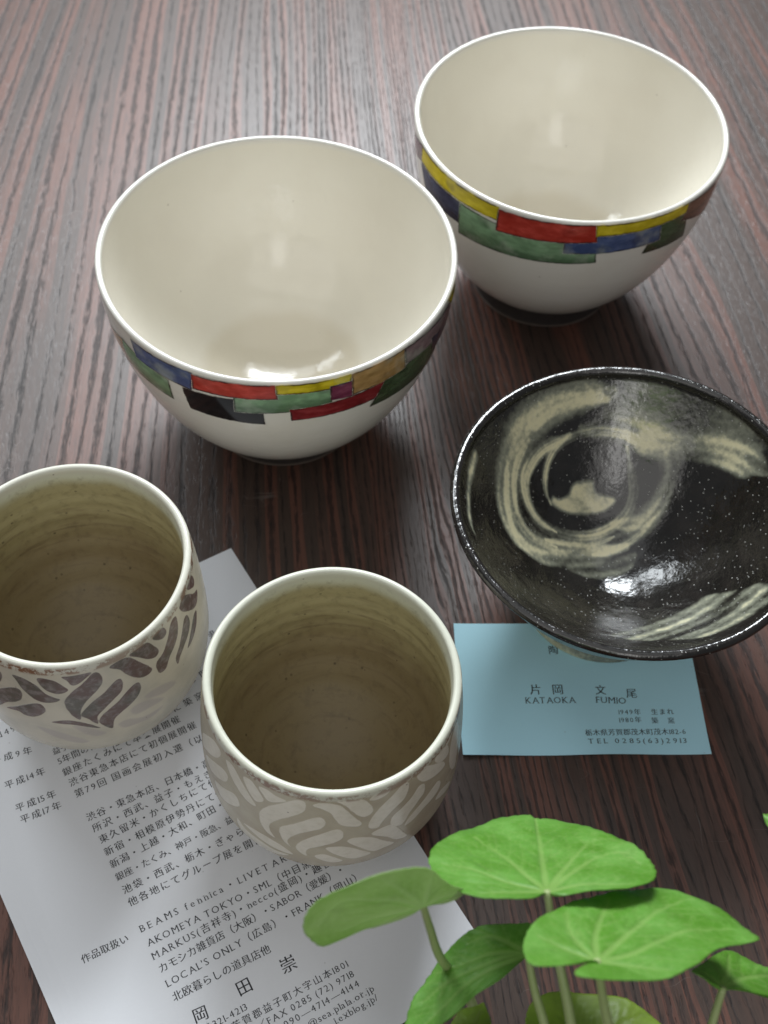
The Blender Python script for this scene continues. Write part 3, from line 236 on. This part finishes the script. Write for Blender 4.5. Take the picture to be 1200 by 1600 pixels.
def make_bowl(loc, R, blocks, label, seed):
    root = empty('rice_bowl', loc, label, 'bowl', 'painted bowls standing on the table')
    t = .19; out = [(0, .75), (2.2, .74), (2.9, .72)]+[(float(bowl_r(z, R)), float(z)) for z in np.linspace(.95, 8.91, 46)]
    n_o = len(out)
    a = np.linspace(0, math.pi, 11)[1:-1]; lip = [(R-.12+.125*math.cos(k), 8.93+.125*math.sin(k)) for k in a]
    Ri = R-.24; zb = 1.75
    q = (8.93-np.linspace(8.91, zb+.02, 44))/(8.93-zb); ri = Ri*np.maximum(0, 1-q**2.0)**(1/2.15)
    inn = [(float(r), float(z)) for r, z in zip(ri, np.linspace(8.91, zb+.02, 44)) ]
    inn = inn[:-1]+[(inn[-2][0]*k_, zb+(inn[-2][1]-zb)*k_**2.1) for k_ in (.85, .7, .55, .4, .25, .1, 0)]
    pr = out+lip+inn; me, v, th = lathe('bowl_body', pr, 192, .0025, seed)
    k = np.repeat(np.arange(len(pr)), 192)
    attr(me, 'inner', (k > n_o+6)*1.); attr(me, 'lip', ((k >= n_o-1) & (k <= n_o+len(lip)))*1.)
    obj('bowl_body', me, M_white, root)
    rs = np.random.default_rng(seed)
    ft, _, _ = lathe('foot', [(0, .12), (2.6, .12), (2.7, .0), (3.2, .0), (3.26, .06), (3.2, .16), (3.12, .5), (3.05, .82), (2.4, .85), (0, .85)], 96)
    obj('foot', ft, M_foot, root); fr_, _, _ = lathe('foot_edge', [(3.14, .0), (3.262, .0), (3.285, .03), (3.285, .07), (3.24, .1), (3.2, .1)], 96); obj('foot_edge', fr_, M_edge, root)
    for i, (c, q) in enumerate(blocks):
        q = np.array(q); q[:, 1] = np.minimum(q[:, 1]+np.array((.05, .05, -.05, -.05)), 9.0); q[:, 0] += np.array((-.008, .008, .008, -.008)); NU, NV = 28, 12
        # the pattern was read off a perfect surface of revolution: interpolate its corners
        uu = np.linspace(0, 1, NU); vv = np.linspace(0, 1, NV); V_ = []; UVs = []
        wt = (abs(q[1, 0]-q[0, 0])+abs(q[2, 0]-q[3, 0]))/2*R; hh = (q[0, 1]+q[1, 1]-q[2, 1]-q[3, 1])/2
        for b in vv:
            for a_ in uu:
                p = (1-b)*((1-a_)*q[3]+a_*q[2])+b*((1-a_)*q[0]+a_*q[1]); th_, z = p
                r = float(bowl_r(z, R))+.012+.003*i; ws = np.random.default_rng(seed); r_ = r
                for kk in (2, 3, 5): r_ = r_*(1+.0025/kk*math.sin(kk*th_+ws.uniform(0, 6)+.15*z))
                z2 = z+.0025*2.5*(z/6)**2*math.sin(2*th_+ws.uniform(0, 6))+.0025*1.2*(z/6)**2*math.sin(3*th_+ws.uniform(0, 6))
                V_.append((r_*math.cos(th_), r_*math.sin(th_), z2)); UVs.append((a_*wt, b*hh))
        f = grid_faces(NV, NU, False); pm = mesh('painted_block', V_, f)
        uvl = pm.uv_layers.new(name='UVMap'); idx = np.empty(len(pm.loops), int); pm.loops.foreach_get('vertex_index', idx)
        uvl.data.foreach_set('uv', np.array(UVs)[idx].ravel()); attr(pm, 'bw', [wt]*len(V_)); attr(pm, 'bh', [hh]*len(V_))
        o = obj('painted_block', pm, M_paint[c], root); o['label'] = c.replace('_', ' ')+' painted block under the rim'
    return root
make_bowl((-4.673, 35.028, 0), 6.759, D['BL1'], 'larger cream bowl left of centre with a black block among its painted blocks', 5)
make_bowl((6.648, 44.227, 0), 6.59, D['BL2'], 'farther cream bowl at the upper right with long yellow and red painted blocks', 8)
# ---------------------------------------------------------------- cups
def cup_r(z):
    z = np.asarray(z, float)
    return np.where(z < 3.6, 2.7+1.505*(1-np.abs((3.6-z)/3.6)**2.2), 3.92+.285*(1-((z-3.6)/4.0)**2))
def cup_mat(dark):
    s = NT('brown_petal_glaze' if dark else 'pale_petal_glaze'); v = s.obj(); z = s.n('SeparateXYZ', Vector=v).outputs[2]
    inn, lip, pet, pale, iron = s.at('inner'), s.at('lip'), s.at('petal'), s.at('pale'), s.at('iron')
    n1 = s.noise(v, .9, 4.); n2 = s.noise(v, 4., 4., .6); n3 = s.noise(s.n('Mapping', Vector=v, Scale=(.35, .35, 3.)), 1.5, 4., .6)
    pe = s.ss(s.ma('ADD', pet, s.ma('MULTIPLY', s.ma('SUBTRACT', n2, .5), .7)), .28, .72)
    if dark:
        gr = s.mix(s.ss(n1, .35, .7), (.64, .60, .49), (.54, .51, .42))
        pc = s.mix(s.ss(n1, .38, .64), (.15, .098, .088), (.13, .125, .105)); pc = s.mix(s.ma('MULTIPLY', s.ss(n2, .42, .72), .75), pc, (.29, .255, .245))
        pale_c = (.44, .39, .38)
    else:
        gr = s.mix(s.ss(n1, .35, .7), (.455, .40, .295), (.53, .485, .36))
        pc = s.mix(s.ss(n2, .4, .75), (.78, .745, .64), (.70, .665, .55)); pale_c = (.6, .57, .48)
    c = s.mix(pe, gr, pc)
    c = s.mix(s.ma('MULTIPLY', pale, .6), c, pale_c)
    # inside: celadon lip running into toasted brown with throwing rings
    zz = s.ma('ADD', z, s.ma('MULTIPLY', s.ma('SUBTRACT', n1, .5), .5))
    ci = s.mix(s.ss(zz, 7.3, 6.6), (.62, .63, .50), (.46, .41, .235))
    ci = s.mix(s.ss(s.ma('ADD', zz, s.ma('MULTIPLY', n1, 1.5)), 6.6, 3.4), ci, (.25, .195, .11))
    ring = s.ma('MULTIPLY', s.ss(n3, .5, .72), s.ss(z, 7.0, 5.0)); ci = s.mix(s.ma('MULTIPLY', ring, .5), ci, (.14, .095, .055))
    mot = s.noise(v, 2.6, 5., .7); ci = s.mix(s.ma('MULTIPLY', s.ss(mot, .48, .7), .34), ci, (.13, .095, .06)); spk = s.n('TexVoronoi', Vector=v, Scale=2.4).outputs['Distance']
    ci = s.mix(s.ma('MULTIPLY', s.ma('MULTIPLY', s.ss(spk, .16, .06), s.ss(s.noise(v, 1.4, 1.), .5, .6)), .7), ci, (.05, .032, .02))
    c = s.mix(inn, c, ci)
    c = s.mix(lip, c, (.63, .635, .535) if not dark else (.64, .63, .54))
    ir = s.ma('MULTIPLY', iron, s.ss(s.ma('ADD', s.noise(v, 3.2, 5., .7), s.ma('MULTIPLY', s.ma('SUBTRACT', n1, .5), .5)), .46, .56))
    c = s.mix(s.ma('MULTIPLY', ir, .92), c, (.20, .075, .026))
    spo = s.n('TexVoronoi', Vector=v, Scale=1.1).outputs['Distance']; c = s.mix(s.ma('MULTIPLY', s.ss(spo, .05, .02), .7), c, (.12, .07, .05))
    s.bump(s.ma('ADD', s.ma('MULTIPLY', pe, -.35 if dark else .35), s.ma('ADD', s.ma('MULTIPLY', n2, .25), s.ma('MULTIPLY', n3, .35))), .35, .0006)
    return s.set(Base_Color=c, Roughness=s.ma('ADD', s.ma('ADD', .17, s.ma('MULTIPLY', inn, .18)), s.ma('MULTIPLY', n2, .14)), IOR=1.5)
def make_cup(loc, petals, dark, label, seed):
    root = empty('tea_cup', loc, label, 'cup', 'brushed stoneware cups on the leaflet')
    zo = np.linspace(.25, 7.42, 190); out = [(0, .3), (2.2, .28), (2.55, .22)]+[(float(cup_r(z)), float(z)) for z in zo]
    n_o = len(out); a = np.linspace(0, math.pi, 13)[1:-1]
    rim = 3.92+.025; lip = [(rim-.135+.135*math.cos(k), 7.45+.135*math.sin(k)) for k in a]
    zi = np.linspace(7.42, .95, 60); ri = cup_r(zi)-.27
    ri = ri-.10*sstep(7.5, 6.9, zi)
    tz = np.clip((zi-.84)/3.6, 0, 1); ri = np.minimum(ri, np.where(zi < 4.44, 3.86*np.sqrt(tz*(2-tz)), 9))
    ri = ri+.02*np.sin(zi*7.5)*sstep(6.8, 5.5, zi)
    inn = [(float(r), float(z)) for r, z in zip(ri, zi)]+[(.6, .855), (.3, .842), (0, .84)]
    pr = out+lip+inn; SEG = 640; me, v, th = lathe('cup_body', pr, SEG, .006, seed)
    k = np.repeat(np.arange(len(pr)), SEG); zf = np.array(pr)[k, 1]
    attr(me, 'inner', (k > n_o+6)*1.)
    attr(me, 'lip', np.where(k >= n_o+7, sstep(7.1, 7.45, zf), sstep(7.2, 7.4, zf)))
    attr(me, 'iron', np.where((k < n_o+8), sstep(7.16, 7.28, zf)*(1-sstep(7.47, 7.56, zf)), 0)*(.78+.22*np.sin(th*3+seed)))
    pet = np.zeros(len(v)); pale = np.zeros(len(v)); oz = np.where((k < n_o) & (zf > .2))[0]
    X = np.stack([th[oz]*4, zf[oz]], 1)
    t_all = [a_[0] for _, p in petals for a_ in p]; span = max(t_all)-min(t_all)
    shifts = (0, 2.094, -2.094, 4.189, -4.189) if span < 2.15 else (0, math.pi, -math.pi)
    for kind, p in petals:
        for sh in shifts:
            q = np.array(p); q[:, 0] = (q[:, 0]+sh)*4
            if q[:, 0].max() < -4*math.pi-.3 or q[:, 0].min() > 4*math.pi+.3: continue
            q = cat_closed(q, 4); lo, hi = q.min(0)-.2, q.max(0)+.2
            s_ = np.where(((X > lo) & (X < hi)).all(1))[0]
            if len(s_) == 0: continue
            d, _, _ = seg_dist(X[s_], q, True); ins = inside(X[s_], q); sd = np.where(ins, -d, d)
            val = 1-sstep(-.07, .06, sd)
            if kind == 1: pet[oz[s_]] = np.maximum(pet[oz[s_]], val)
            else: pale[oz[s_]] = np.maximum(pale[oz[s_]], val)
    attr(me, 'petal', pet); attr(me, 'pale', pale)
    obj('cup_body', me, cup_mat(dark), root)
    ft, _, _ = lathe('foot', [(0, .08), (2.2, .08), (2.28, .0), (2.6, .0), (2.66, .06), (2.64, .3), (2.2, .33), (0, .33)], 96)
    obj('foot', ft, clay('pale_stoneware_clay', (.36, .31, .24), (.46, .41, .33)), root)
    return root
make_cup((-1.20, 18.05, .028), D['PC2'], False, 'stoneware cup in front with whitish petal brushwork on a greige ground', 2)
make_cup((-9.99, 21.50, .028), D['PC1'], True, 'stoneware cup at the left edge with dark brown petal brushwork', 7)
# ---------------------------------------------------------------- black conical bowl
def black_mat():
    s = NT('black_tenmoku_glaze'); v = s.obj(); sl = s.at('slip'); st = s.at('streak')
    n1 = s.noise(v, 1.2, 4.); n2 = s.noise(v, 5., 4., .6)
    sl2 = s.ma('ADD', sl, s.ma('MULTIPLY', s.ma('MULTIPLY', s.ma('SUBTRACT', n2, .5), .5), s.ss(sl, .02, .3)))
    cream = s.mix(s.ss(sl2, .55, .95), (.30, .31, .235), (.74, .685, .44))
    blk = s.mix(s.ss(n1, .35, .75), (.008, .007, .006), (.018, .015, .013))
    c = s.mix(s.ss(sl2, .12, .85), blk, cream)
    spk = s.n('TexVoronoi', Vector=v, Scale=7.5); rv = s.n('SeparateColor', Color=spk.outputs['Color']).outputs[0]
    dot = s.ma('MULTIPLY', s.ss(spk.outputs['Distance'], .2, .11), s.ss(rv, .6, .75))
    c = s.mix(s.ma('MULTIPLY', dot, .8), c, (.55, .55, .5))
    s.bump(s.ma('ADD', s.ma('ADD', n1, s.ma('MULTIPLY', n2, .18)), s.ma('MULTIPLY', dot, .3)), .38, .0014)
    return s.set(Base_Color=c, Roughness=s.ma('ADD', .09, s.ma('MULTIPLY', n2, .10)), IOR=1.8)
def make_black(loc):
    root = empty('conical_bowl', loc, 'glossy black conical bowl with a cream swirl inside standing on the blue card', 'bowl')
    q = np.linspace(0, 1, 40); out = [(0, .8), (2.4, .78), (2.72, .82)]+[(2.72+3.5*k**.72, .88+5.05*k) for k in q[1:]]
    n_o = len(out); a = np.linspace(-.55, math.pi+.35, 15); lip = [(6.17+.18*math.cos(k), 6.1+.18*math.sin(k)) for k in a]
    zi = np.linspace(0, 1, 230); ri = 5.99*(1-zi)
    inn = [(float(r), 1.15+4.93*float((r/6.15)**1.85)) for r in ri]
    pr = out+lip+inn; SEG = 640; me, v, th = lathe('bowl_body', pr, SEG, .003, 4, warp=.34)
    k = np.repeat(np.arange(len(pr)), SEG); isin = np.where(k >= n_o+len(lip))[0]
    slip = np.zeros(len(v)); X = v[isin][:, :2]; val = np.zeros(len(X)); rs = np.random.default_rng(11)
    for wpx, inten, pts in D['KS']:
        w_ = wpx/2.353/47*(1.15 if inten > .82 else 1.9); pl = cat_open(pts, 6); lo, hi = pl.min(0)-2*w_, pl.max(0)+2*w_
        s_ = np.where(((X > lo) & (X < hi)).all(1))[0]; d, t, sd = seg_dist(X[s_], pl, False); off = d*sd
        L = t.max(); tp = sstep(0, .12*L, t)*(1-sstep(.85*L, L, t))*.7+.3
        str_ = .5+.5*np.sin(off/w_*7+1.3*np.sin(t*1.1)+rs.uniform(0, 6))*np.cos(off/w_*3.1+t*.5+rs.uniform(0, 6))
        amount = min(1, inten*1.25)*(.55+.45*str_)*(1-sstep(w_*.45*tp, w_*1.15*tp+.03, d))*(.75+.25*np.sin(t*1.7+rs.uniform(0, 6)))
        val[s_] = 1-(1-val[s_])*(1-amount)
    for inten, pts in D['KP']:
        q_ = cat_closed(pts, 5); d, t, _ = seg_dist(X, q_, True); ins = inside(X, q_); sd = np.where(ins, -d, d)
        if inten < .9 and inten != .95:
            ax = np.array(pts); dr = ax.max(0)-ax.min(0); ang = .55 if inten == .8 else .35
            off = -X[:, 0]*math.sin(ang)+X[:, 1]*math.cos(ang); al = X[:, 0]*math.cos(ang)+X[:, 1]*math.sin(ang)
            inten_ = inten*(.62+.38*np.sin(off*9+1.2*np.sin(al*1.3))*np.sin(off*4.1+al*.6+1))
        else: inten_ = inten
        inten_ = inten_*(.86+.14*np.sin(X[:, 0]*3.3+2*np.sin(X[:, 1]*2.1))*np.sin(X[:, 1]*4.7+X[:, 0])); amount = inten_*(1-sstep(-.16, .09, sd)); val = 1-(1-val)*(1-amount)
    slip[isin] = val
    oz = np.where((k < n_o))[0]; zz = np.array(pr)[k[oz], 1]; slip[oz] = .8*(1-sstep(2.4, 4.2, zz+.7*np.sin(th[oz]*3)))*(.6+.4*np.sin(th[oz]*9+zz*6))
    attr(me, 'slip', slip); mt = black_mat()
    obj('bowl_body', me, mt, root)
    ft, fv, _ = lathe('foot', [(0, .1), (2.4, .1), (2.5, 0), (3.0, 0), (3.1, .08), (3.0, .45), (2.86, .86), (2.2, .88), (0, .86)], 96)
    attr(ft, 'slip', .72+.2*np.sin(np.arange(len(fv))*.21)); obj('foot', ft, mt, root)
    return root
make_black((8.62, 26.5, .06))
# ---------------------------------------------------------------- printing
cu = bpy.data.curves.new('glyph', 'FONT'); cu.resolution_u = 2; tmp = bpy.data.objects.new('glyph', cu); col.objects.link(tmp)
SER = {'A': ((.06, .94), ()), 'B': ((.14,), (.14,)), 'E': ((.14,), (.14,)), 'F': ((.18,), (.14,)), 'I': ((.5,), (.5,)), 'K': ((.14, .9), (.14, .85)), 'L': ((.16,), (.16,)), 'M': ((.1, .9), (.1, .9)),
       'N': ((.12,), (.12, .88)), 'O': ((), ()), 'R': ((.14, .9), (.14,)), 'T': ((.5,), ()), 'U': ((), (.14, .86)), 'V': ((), (.08, .92)), 'X': ((.1, .9), (.12, .88)), 'Y': ((.5,), (.08, .92)),
       'n': ((.16, .84), (.1,)), 'i': ((.5,), (.35,)), 'l': ((.5,), (.35,)), 'f': ((.42,), ()), 'p': ((.14,), (.1,)), 'r': ((.25,), (.15,)), 'x': ((.1, .9), (.1, .9)), 'b': ((), (.1,)), 'h': ((.15, .85), (.1,)), '1': ((.6,), ())}
GL = {}
def glyph(ch):
    if ch in GL: return GL[ch]
    if ch in ' \u3000': GL[ch] = (None, None, .34 if ch == ' ' else 1.); return GL[ch]
    cjk = ord(ch) > 0x2fff or ch in '・〒／—'; V, Fs = [], []
    for k in range(2):
        cu.body = ch; cu.offset = -.005 if cjk else -.010
        dg = bpy.context.evaluated_depsgraph_get(); dg.update(); m_ = bpy.data.meshes.new_from_object(tmp.evaluated_get(dg))
        b = len(V); V += [(p.co.x+k*(.03 if cjk else .024), p.co.y, k*.002) for p in m_.vertices]; Fs += [[i+b for i in p.vertices] for p in m_.polygons]; bpy.data.meshes.remove(m_)
    a = np.array(V); x0, x1, y1 = a[:, 0].min(), a[:, 0].max(), a[:, 1].max()
    if ch in SER and not cjk:
        for lst, y in ((SER[ch][0], a[:, 1].min() if ch in 'p' else 0.), (SER[ch][1], (.53 if ch in 'nprxi' else y1)-.03)):
            for fx in lst:
                xx = x0+fx*(x1-x0); b = len(V); h_ = .10
                V += [(xx-h_, y, .004), (xx+h_, y, .004), (xx+h_, y+.035, .004), (xx-h_, y+.035, .004)]; Fs.append([b, b+1, b+2, b+3])
    GL[ch] = (np.array(V), Fs, 1. if cjk else (x1-x0)+.13); return GL[ch]
ink = NT('printing_ink'); M_ink = ink.set(Base_Color=(.022, .022, .028, 1), Roughness=.65)
def text_line(t, h, s, e, parent, zf, zoff):
    s, e = np.array(s), np.array(e); d = e-s; L = np.linalg.norm(d); d = d/L; nrm = np.array((-d[1], d[0]))
    adv = [glyph(c)[2] for c in t]; lat = all(ord(c) < 0x3000 for c in t)
    k = L/(sum(adv))                      # width available per em
    size = min(h, k) if not lat else h; gx = min(size, k*1.0) if not lat else min(size*1.2, k)
    V, Fs, x = [], [], 0.
    for c, a in zip(t, adv):
        vv, ff, _ = GL[c]
        if vv is not None:
            b = len(V); wdt = vv[:, 0].max()-vv[:, 0].min(); sx = gx*(.98 if ord(c) > 0x2fff else 1)
            ox = x*k+(a*k-a*gx)/2 + (0 if a == 1. else .05*gx) - (0 if a == 1. else vv[:, 0].min()*sx)
            for p in vv:
                q = s+d*(ox+p[0]*sx)+nrm*(p[1]*size); V.append((q[0], q[1], zf(q[0], q[1])+zoff+p[2]*.3))
            Fs += [[i+b for i in f] for f in ff]
        x += a
    me = mesh('printed_line', V, Fs, False); return obj('printed_line', me, M_ink, parent)
def sheet(name, x0, x1, y0, y1, nx, ny, zf, th, parent, m):
    xs = np.linspace(x0, x1, nx); ys = np.linspace(y0, y1, ny); XX, YY = np.meshgrid(xs, ys); Z = np.vectorize(zf)(XX, YY)
    top = np.stack([XX, YY, Z], -1).reshape(-1, 3); bot = top-np.array((0, 0, th)); n = nx*ny
    f = grid_faces(ny, nx, False); F_ = f.tolist()+[[a+n for a in q[::-1]] for q in f.tolist()]
    ring = list(range(nx))+[nx*(j+1)-1 for j in range(1, ny)]+[nx*(ny-1)+i for i in range(nx-2, -1, -1)]+[nx*j for j in range(ny-2, 0, -1)]
    for a, b in zip(ring, ring[1:]+ring[:1]): F_.append([b, a, a+n, b+n])
    me = mesh(name, np.vstack([top, bot]), F_, False); return obj(name, me, m, parent)
def paper_mat(name, c, c2):
    s = NT(name); v = s.obj(); n = s.noise(v, 9., 4., .7); n2 = s.noise(v, .25, 2.)
    cc_ = s.mix(s.ma('MULTIPLY', n, .5), c, c2)
    vo = s.n('TexVoronoi', Vector=v, Scale=1.3).outputs['Distance']; cc_ = s.mix(s.ma('MULTIPLY', s.ss(vo, .05, .02), .35), cc_, tuple(k*.35 for k in c))
    s.bump(s.ma('ADD', s.ma('MULTIPLY', n, .15), n2), .3, .0005); return s.set(Base_Color=cc_, Roughness=.75)
# leaflet: local x along the text, y down -> stored as -y
ang = math.atan2(.56618, .82428); TRx, TRy = -5.96167782, 27.45582624; LW, LH = 12.85, 18.8
def lf_h(x, y):           # slight curl near the left and bottom edges
    return .024+.10*max(0, (1.2-x)/1.2)**2+.22*max(0, (-y-15.6)/3.2)**2+.012*math.sin(x*.9)*math.sin(y*.6)
leaflet = empty('leaflet', (TRx-LW*math.cos(ang), TRy-LW*math.sin(ang), 0), 'white printed leaflet with Japanese text lying under the two cups', 'leaflet', None, ang)
sheet('sheet', 0, LW, -LH, 0, 40, 56, lf_h, .02, leaflet, paper_mat('white_paper', (.73, .745, .78), (.68, .69, .72)))
for t, h, s, e in D['TX']:
    text_line(t, h if h > .5 else h*.94, (s[0], -s[1]), (e[0], -e[1]), leaflet, lf_h, .004)
def cd_h(x, y):
    k = max(0, (-y-1.5)/1.25); return .026+.10*k*k*(.55+.45*math.sin(x*1.25+.4))+.03*max(0, (-x-3.4)/1.2)**2
card = empty('name_card', (7.7046, 22.3783, 0), 'pale blue name card with Japanese print tucked under the black bowl', 'card', None, .085)
sheet('card_sheet', -4.52, 4.52, -2.78, 2.72, 60, 30, cd_h, .022, card, paper_mat('blue_paper', (.48, .80, .92), (.43, .73, .85)))
for t, h, s, e in D['CT']: text_line(t, h*1.02, s, e, card, cd_h, .004)
bpy.data.objects.remove(tmp); bpy.data.curves.remove(cu)
# ---------------------------------------------------------------- potted seedling
def leaf_mat(name, c1, c2, vein):
    s = NT(name); v = s.obj(); ve = s.at('vein'); n1 = s.noise(v, .9, 4.); n2 = s.noise(v, 7., 3.)
    c = s.mix(s.ss(n1, .35, .7), c1, c2); c = s.mix(s.ma('MULTIPLY', s.ss(n2, .5, .75), .18), c, tuple(min(1, k*1.6+.03) for k in c1))
    c = s.mix(s.ma('MULTIPLY', s.ss(s.n('TexVoronoi', Vector=v, Scale=4.5, _feature='DISTANCE_TO_EDGE').outputs['Distance'], .09, .0), .22), c, vein); c = s.mix(s.ma('MULTIPLY', s.ss(s.noise(v, 1.6, 5., .7), .5, .72), .3), c, tuple(k*.55 for k in c1)); c = s.mix(s.ma('MULTIPLY', ve, .6), c, vein)
    s.bump(s.ma('ADD', s.ma('MULTIPLY', ve, -.6), s.ma('MULTIPLY', n1, .5)), .35, .0008)
    s.set(Base_Color=c, Roughness=s.ma('ADD', .30, s.ma('MULTIPLY', n1, .22)), IOR=1.45)
    tr = s.n('BsdfTranslucent', Color=s.mix(.5, c, (.26, .52, .07))); mx = s.n('MixShader', i0=.42, i1=s.p.outputs[0], i2=tr.outputs[0])
    s.t.links.new(mx.outputs[0], s.t.nodes['Material Output'].inputs[0]); return s.m
M_leaf = [leaf_mat('fresh_leaf', (.125, .34, .032), (.20, .46, .085), (.38, .58, .17)), leaf_mat('leaf_underside', (.46, .62, .27), (.36, .54, .18), (.54, .68, .36)), leaf_mat('olive_leaf', (.24, .36, .04), (.30, .42, .06), (.28, .36, .09))]
sm = NT('pale_stem'); M_stem = sm.set(Base_Color=sm.mix(sm.noise(sm.obj(), 3., 3.), (.26, .36, .12), (.36, .42, .20)), Roughness=.45)
PX, PY = 5.6, 3.2
plant = empty('potted_seedling', (PX, PY, 0), 'green seedling with round veined leaves standing at the lower right', 'plant')
pot, _, _ = lathe('pot', [(0, 0), (2.5, 0), (2.65, .1), (3.35, 6.2), (3.6, 6.2), (3.65, 6.3), (3.65, 7.1), (3.6, 7.2), (3.4, 7.2), (3.3, 7.1), (3.2, 6.3), (0, 6.3)], 64)
obj('pot', pot, clay('terracotta', (.30, .12, .06), (.38, .17, .09)), plant)
soil, sv, _ = lathe('soil', [(3.24, 6.32), (2.4, 6.55), (1.2, 6.7), (0, 6.72)], 48, .02, 3); obj('soil', soil, clay('potting_soil', (.02, .013, .008), (.05, .035, .025)), plant)
off = np.array((PX, PY, 0))
for i, L in enumerate(LV):
    C = np.array(L['c'])-off; n = np.array(L['n']); O = np.array(L['o'])-off
    ax = np.array((1, 0, 0))-n*n[0]; ax /= np.linalg.norm(ax); ay = np.cross(n, ax)
    def to2(p): q = np.asarray(p)-C; return np.stack([q@ax, q@ay], -1)
    o2 = cat_closed(to2(O), 8); m_ = len(o2); NR = 34; rr = np.linspace(0, 1, NR)**.85
    rs = np.random.default_rng(i+20); o2 = o2*(1+.004*np.sin(np.arange(m_)*2.1)+.004*rs.normal(size=m_))[:, None]
    G = (rr[:, None, None]*o2[None]).reshape(-1, 2); rad = np.linalg.norm(o2, axis=1).mean()
    vein = np.zeros(len(G)); ridge = np.zeros(len(G)); main = None
    for vp in L['v']:
        pl = cat_open(to2(np.array(vp)-off), 6); d, t, _ = seg_dist(G, pl, False); Lm = t.max(); wv = .075*(1-.75*t/Lm)+.015
        vein = np.maximum(vein, (1-sstep(wv*.4, wv*1.6, d))*(1-.35*t/Lm)); ridge = np.maximum(ridge, np.exp(-(d/.16)**2)*(1-.5*t/Lm))
    for vp in L['v']:                                    # side branches off each main vein
        pl = cat_open(to2(np.array(vp)-off), 6); Lm = np.linalg.norm(pl[-1]-pl[0])
        for fk in (.3, .48, .66, .82):
            j = int(fk*(len(pl)-2)); tg = pl[j+1]-pl[j]; tg = tg/(np.linalg.norm(tg)+1e-9)
            for sg in (-1, 1):
                a_ = sg*(.75+rs.uniform(-.15, .15)); dr = np.array((tg[0]*math.cos(a_)-tg[1]*math.sin(a_), tg[0]*math.sin(a_)+tg[1]*math.cos(a_)))
                bl = Lm*(.42-.25*fk); br = np.array([pl[j]+dr*bl*q+tg*bl*.35*q*q for q in np.linspace(0, 1, 6)])
                d, t, _ = seg_dist(G, br, False); vein = np.maximum(vein, .5*(1-sstep(.01, .05, d))*(1-.7*t/(t.max()+1e-9))); ridge = np.maximum(ridge, .45*np.exp(-(d/.08)**2))
    rn = np.linalg.norm(G, axis=1)/rad; cup = L['cup']
    hgt = cup*(.30*rn**2-.18*rn**3)*.9+.035*np.sin(G[:, 0]*3.1+i)*np.sin(G[:, 1]*2.7+2*i)*np.minimum(rn, 1)-.05*ridge
    hgt += .06*np.repeat(rr, m_)**3*np.tile(np.sin(np.arange(m_)*2*math.pi*5/m_+i), NR)
    tt = .016; top = C+G[:, :1]*ax+G[:, 1:]*ay+hgt[:, None]*n; bot = top-n*tt; N_ = len(top)
    f = grid_faces(NR, m_, True).tolist(); F_ = f+[[a+N_ for a in q[::-1]] for q in f]
    b0 = (NR-1)*m_; F_ += [[b0+j, b0+(j+1) % m_, b0+(j+1) % m_+N_, b0+j+N_] for j in range(m_)]
    me = mesh('leaf', np.vstack([top, bot]), F_); attr(me, 'vein', np.concatenate([vein, vein])); lf = obj('leaf', me, M_leaf[L['k']], plant)
    S_ = np.array(L['s'])-off; S_[-1, 2] = 6.55
    obj('stem', tube('stem', S_, [.085, .10, .125, .15] if i != 7 else [.05, .06, .08]), M_stem, lf)
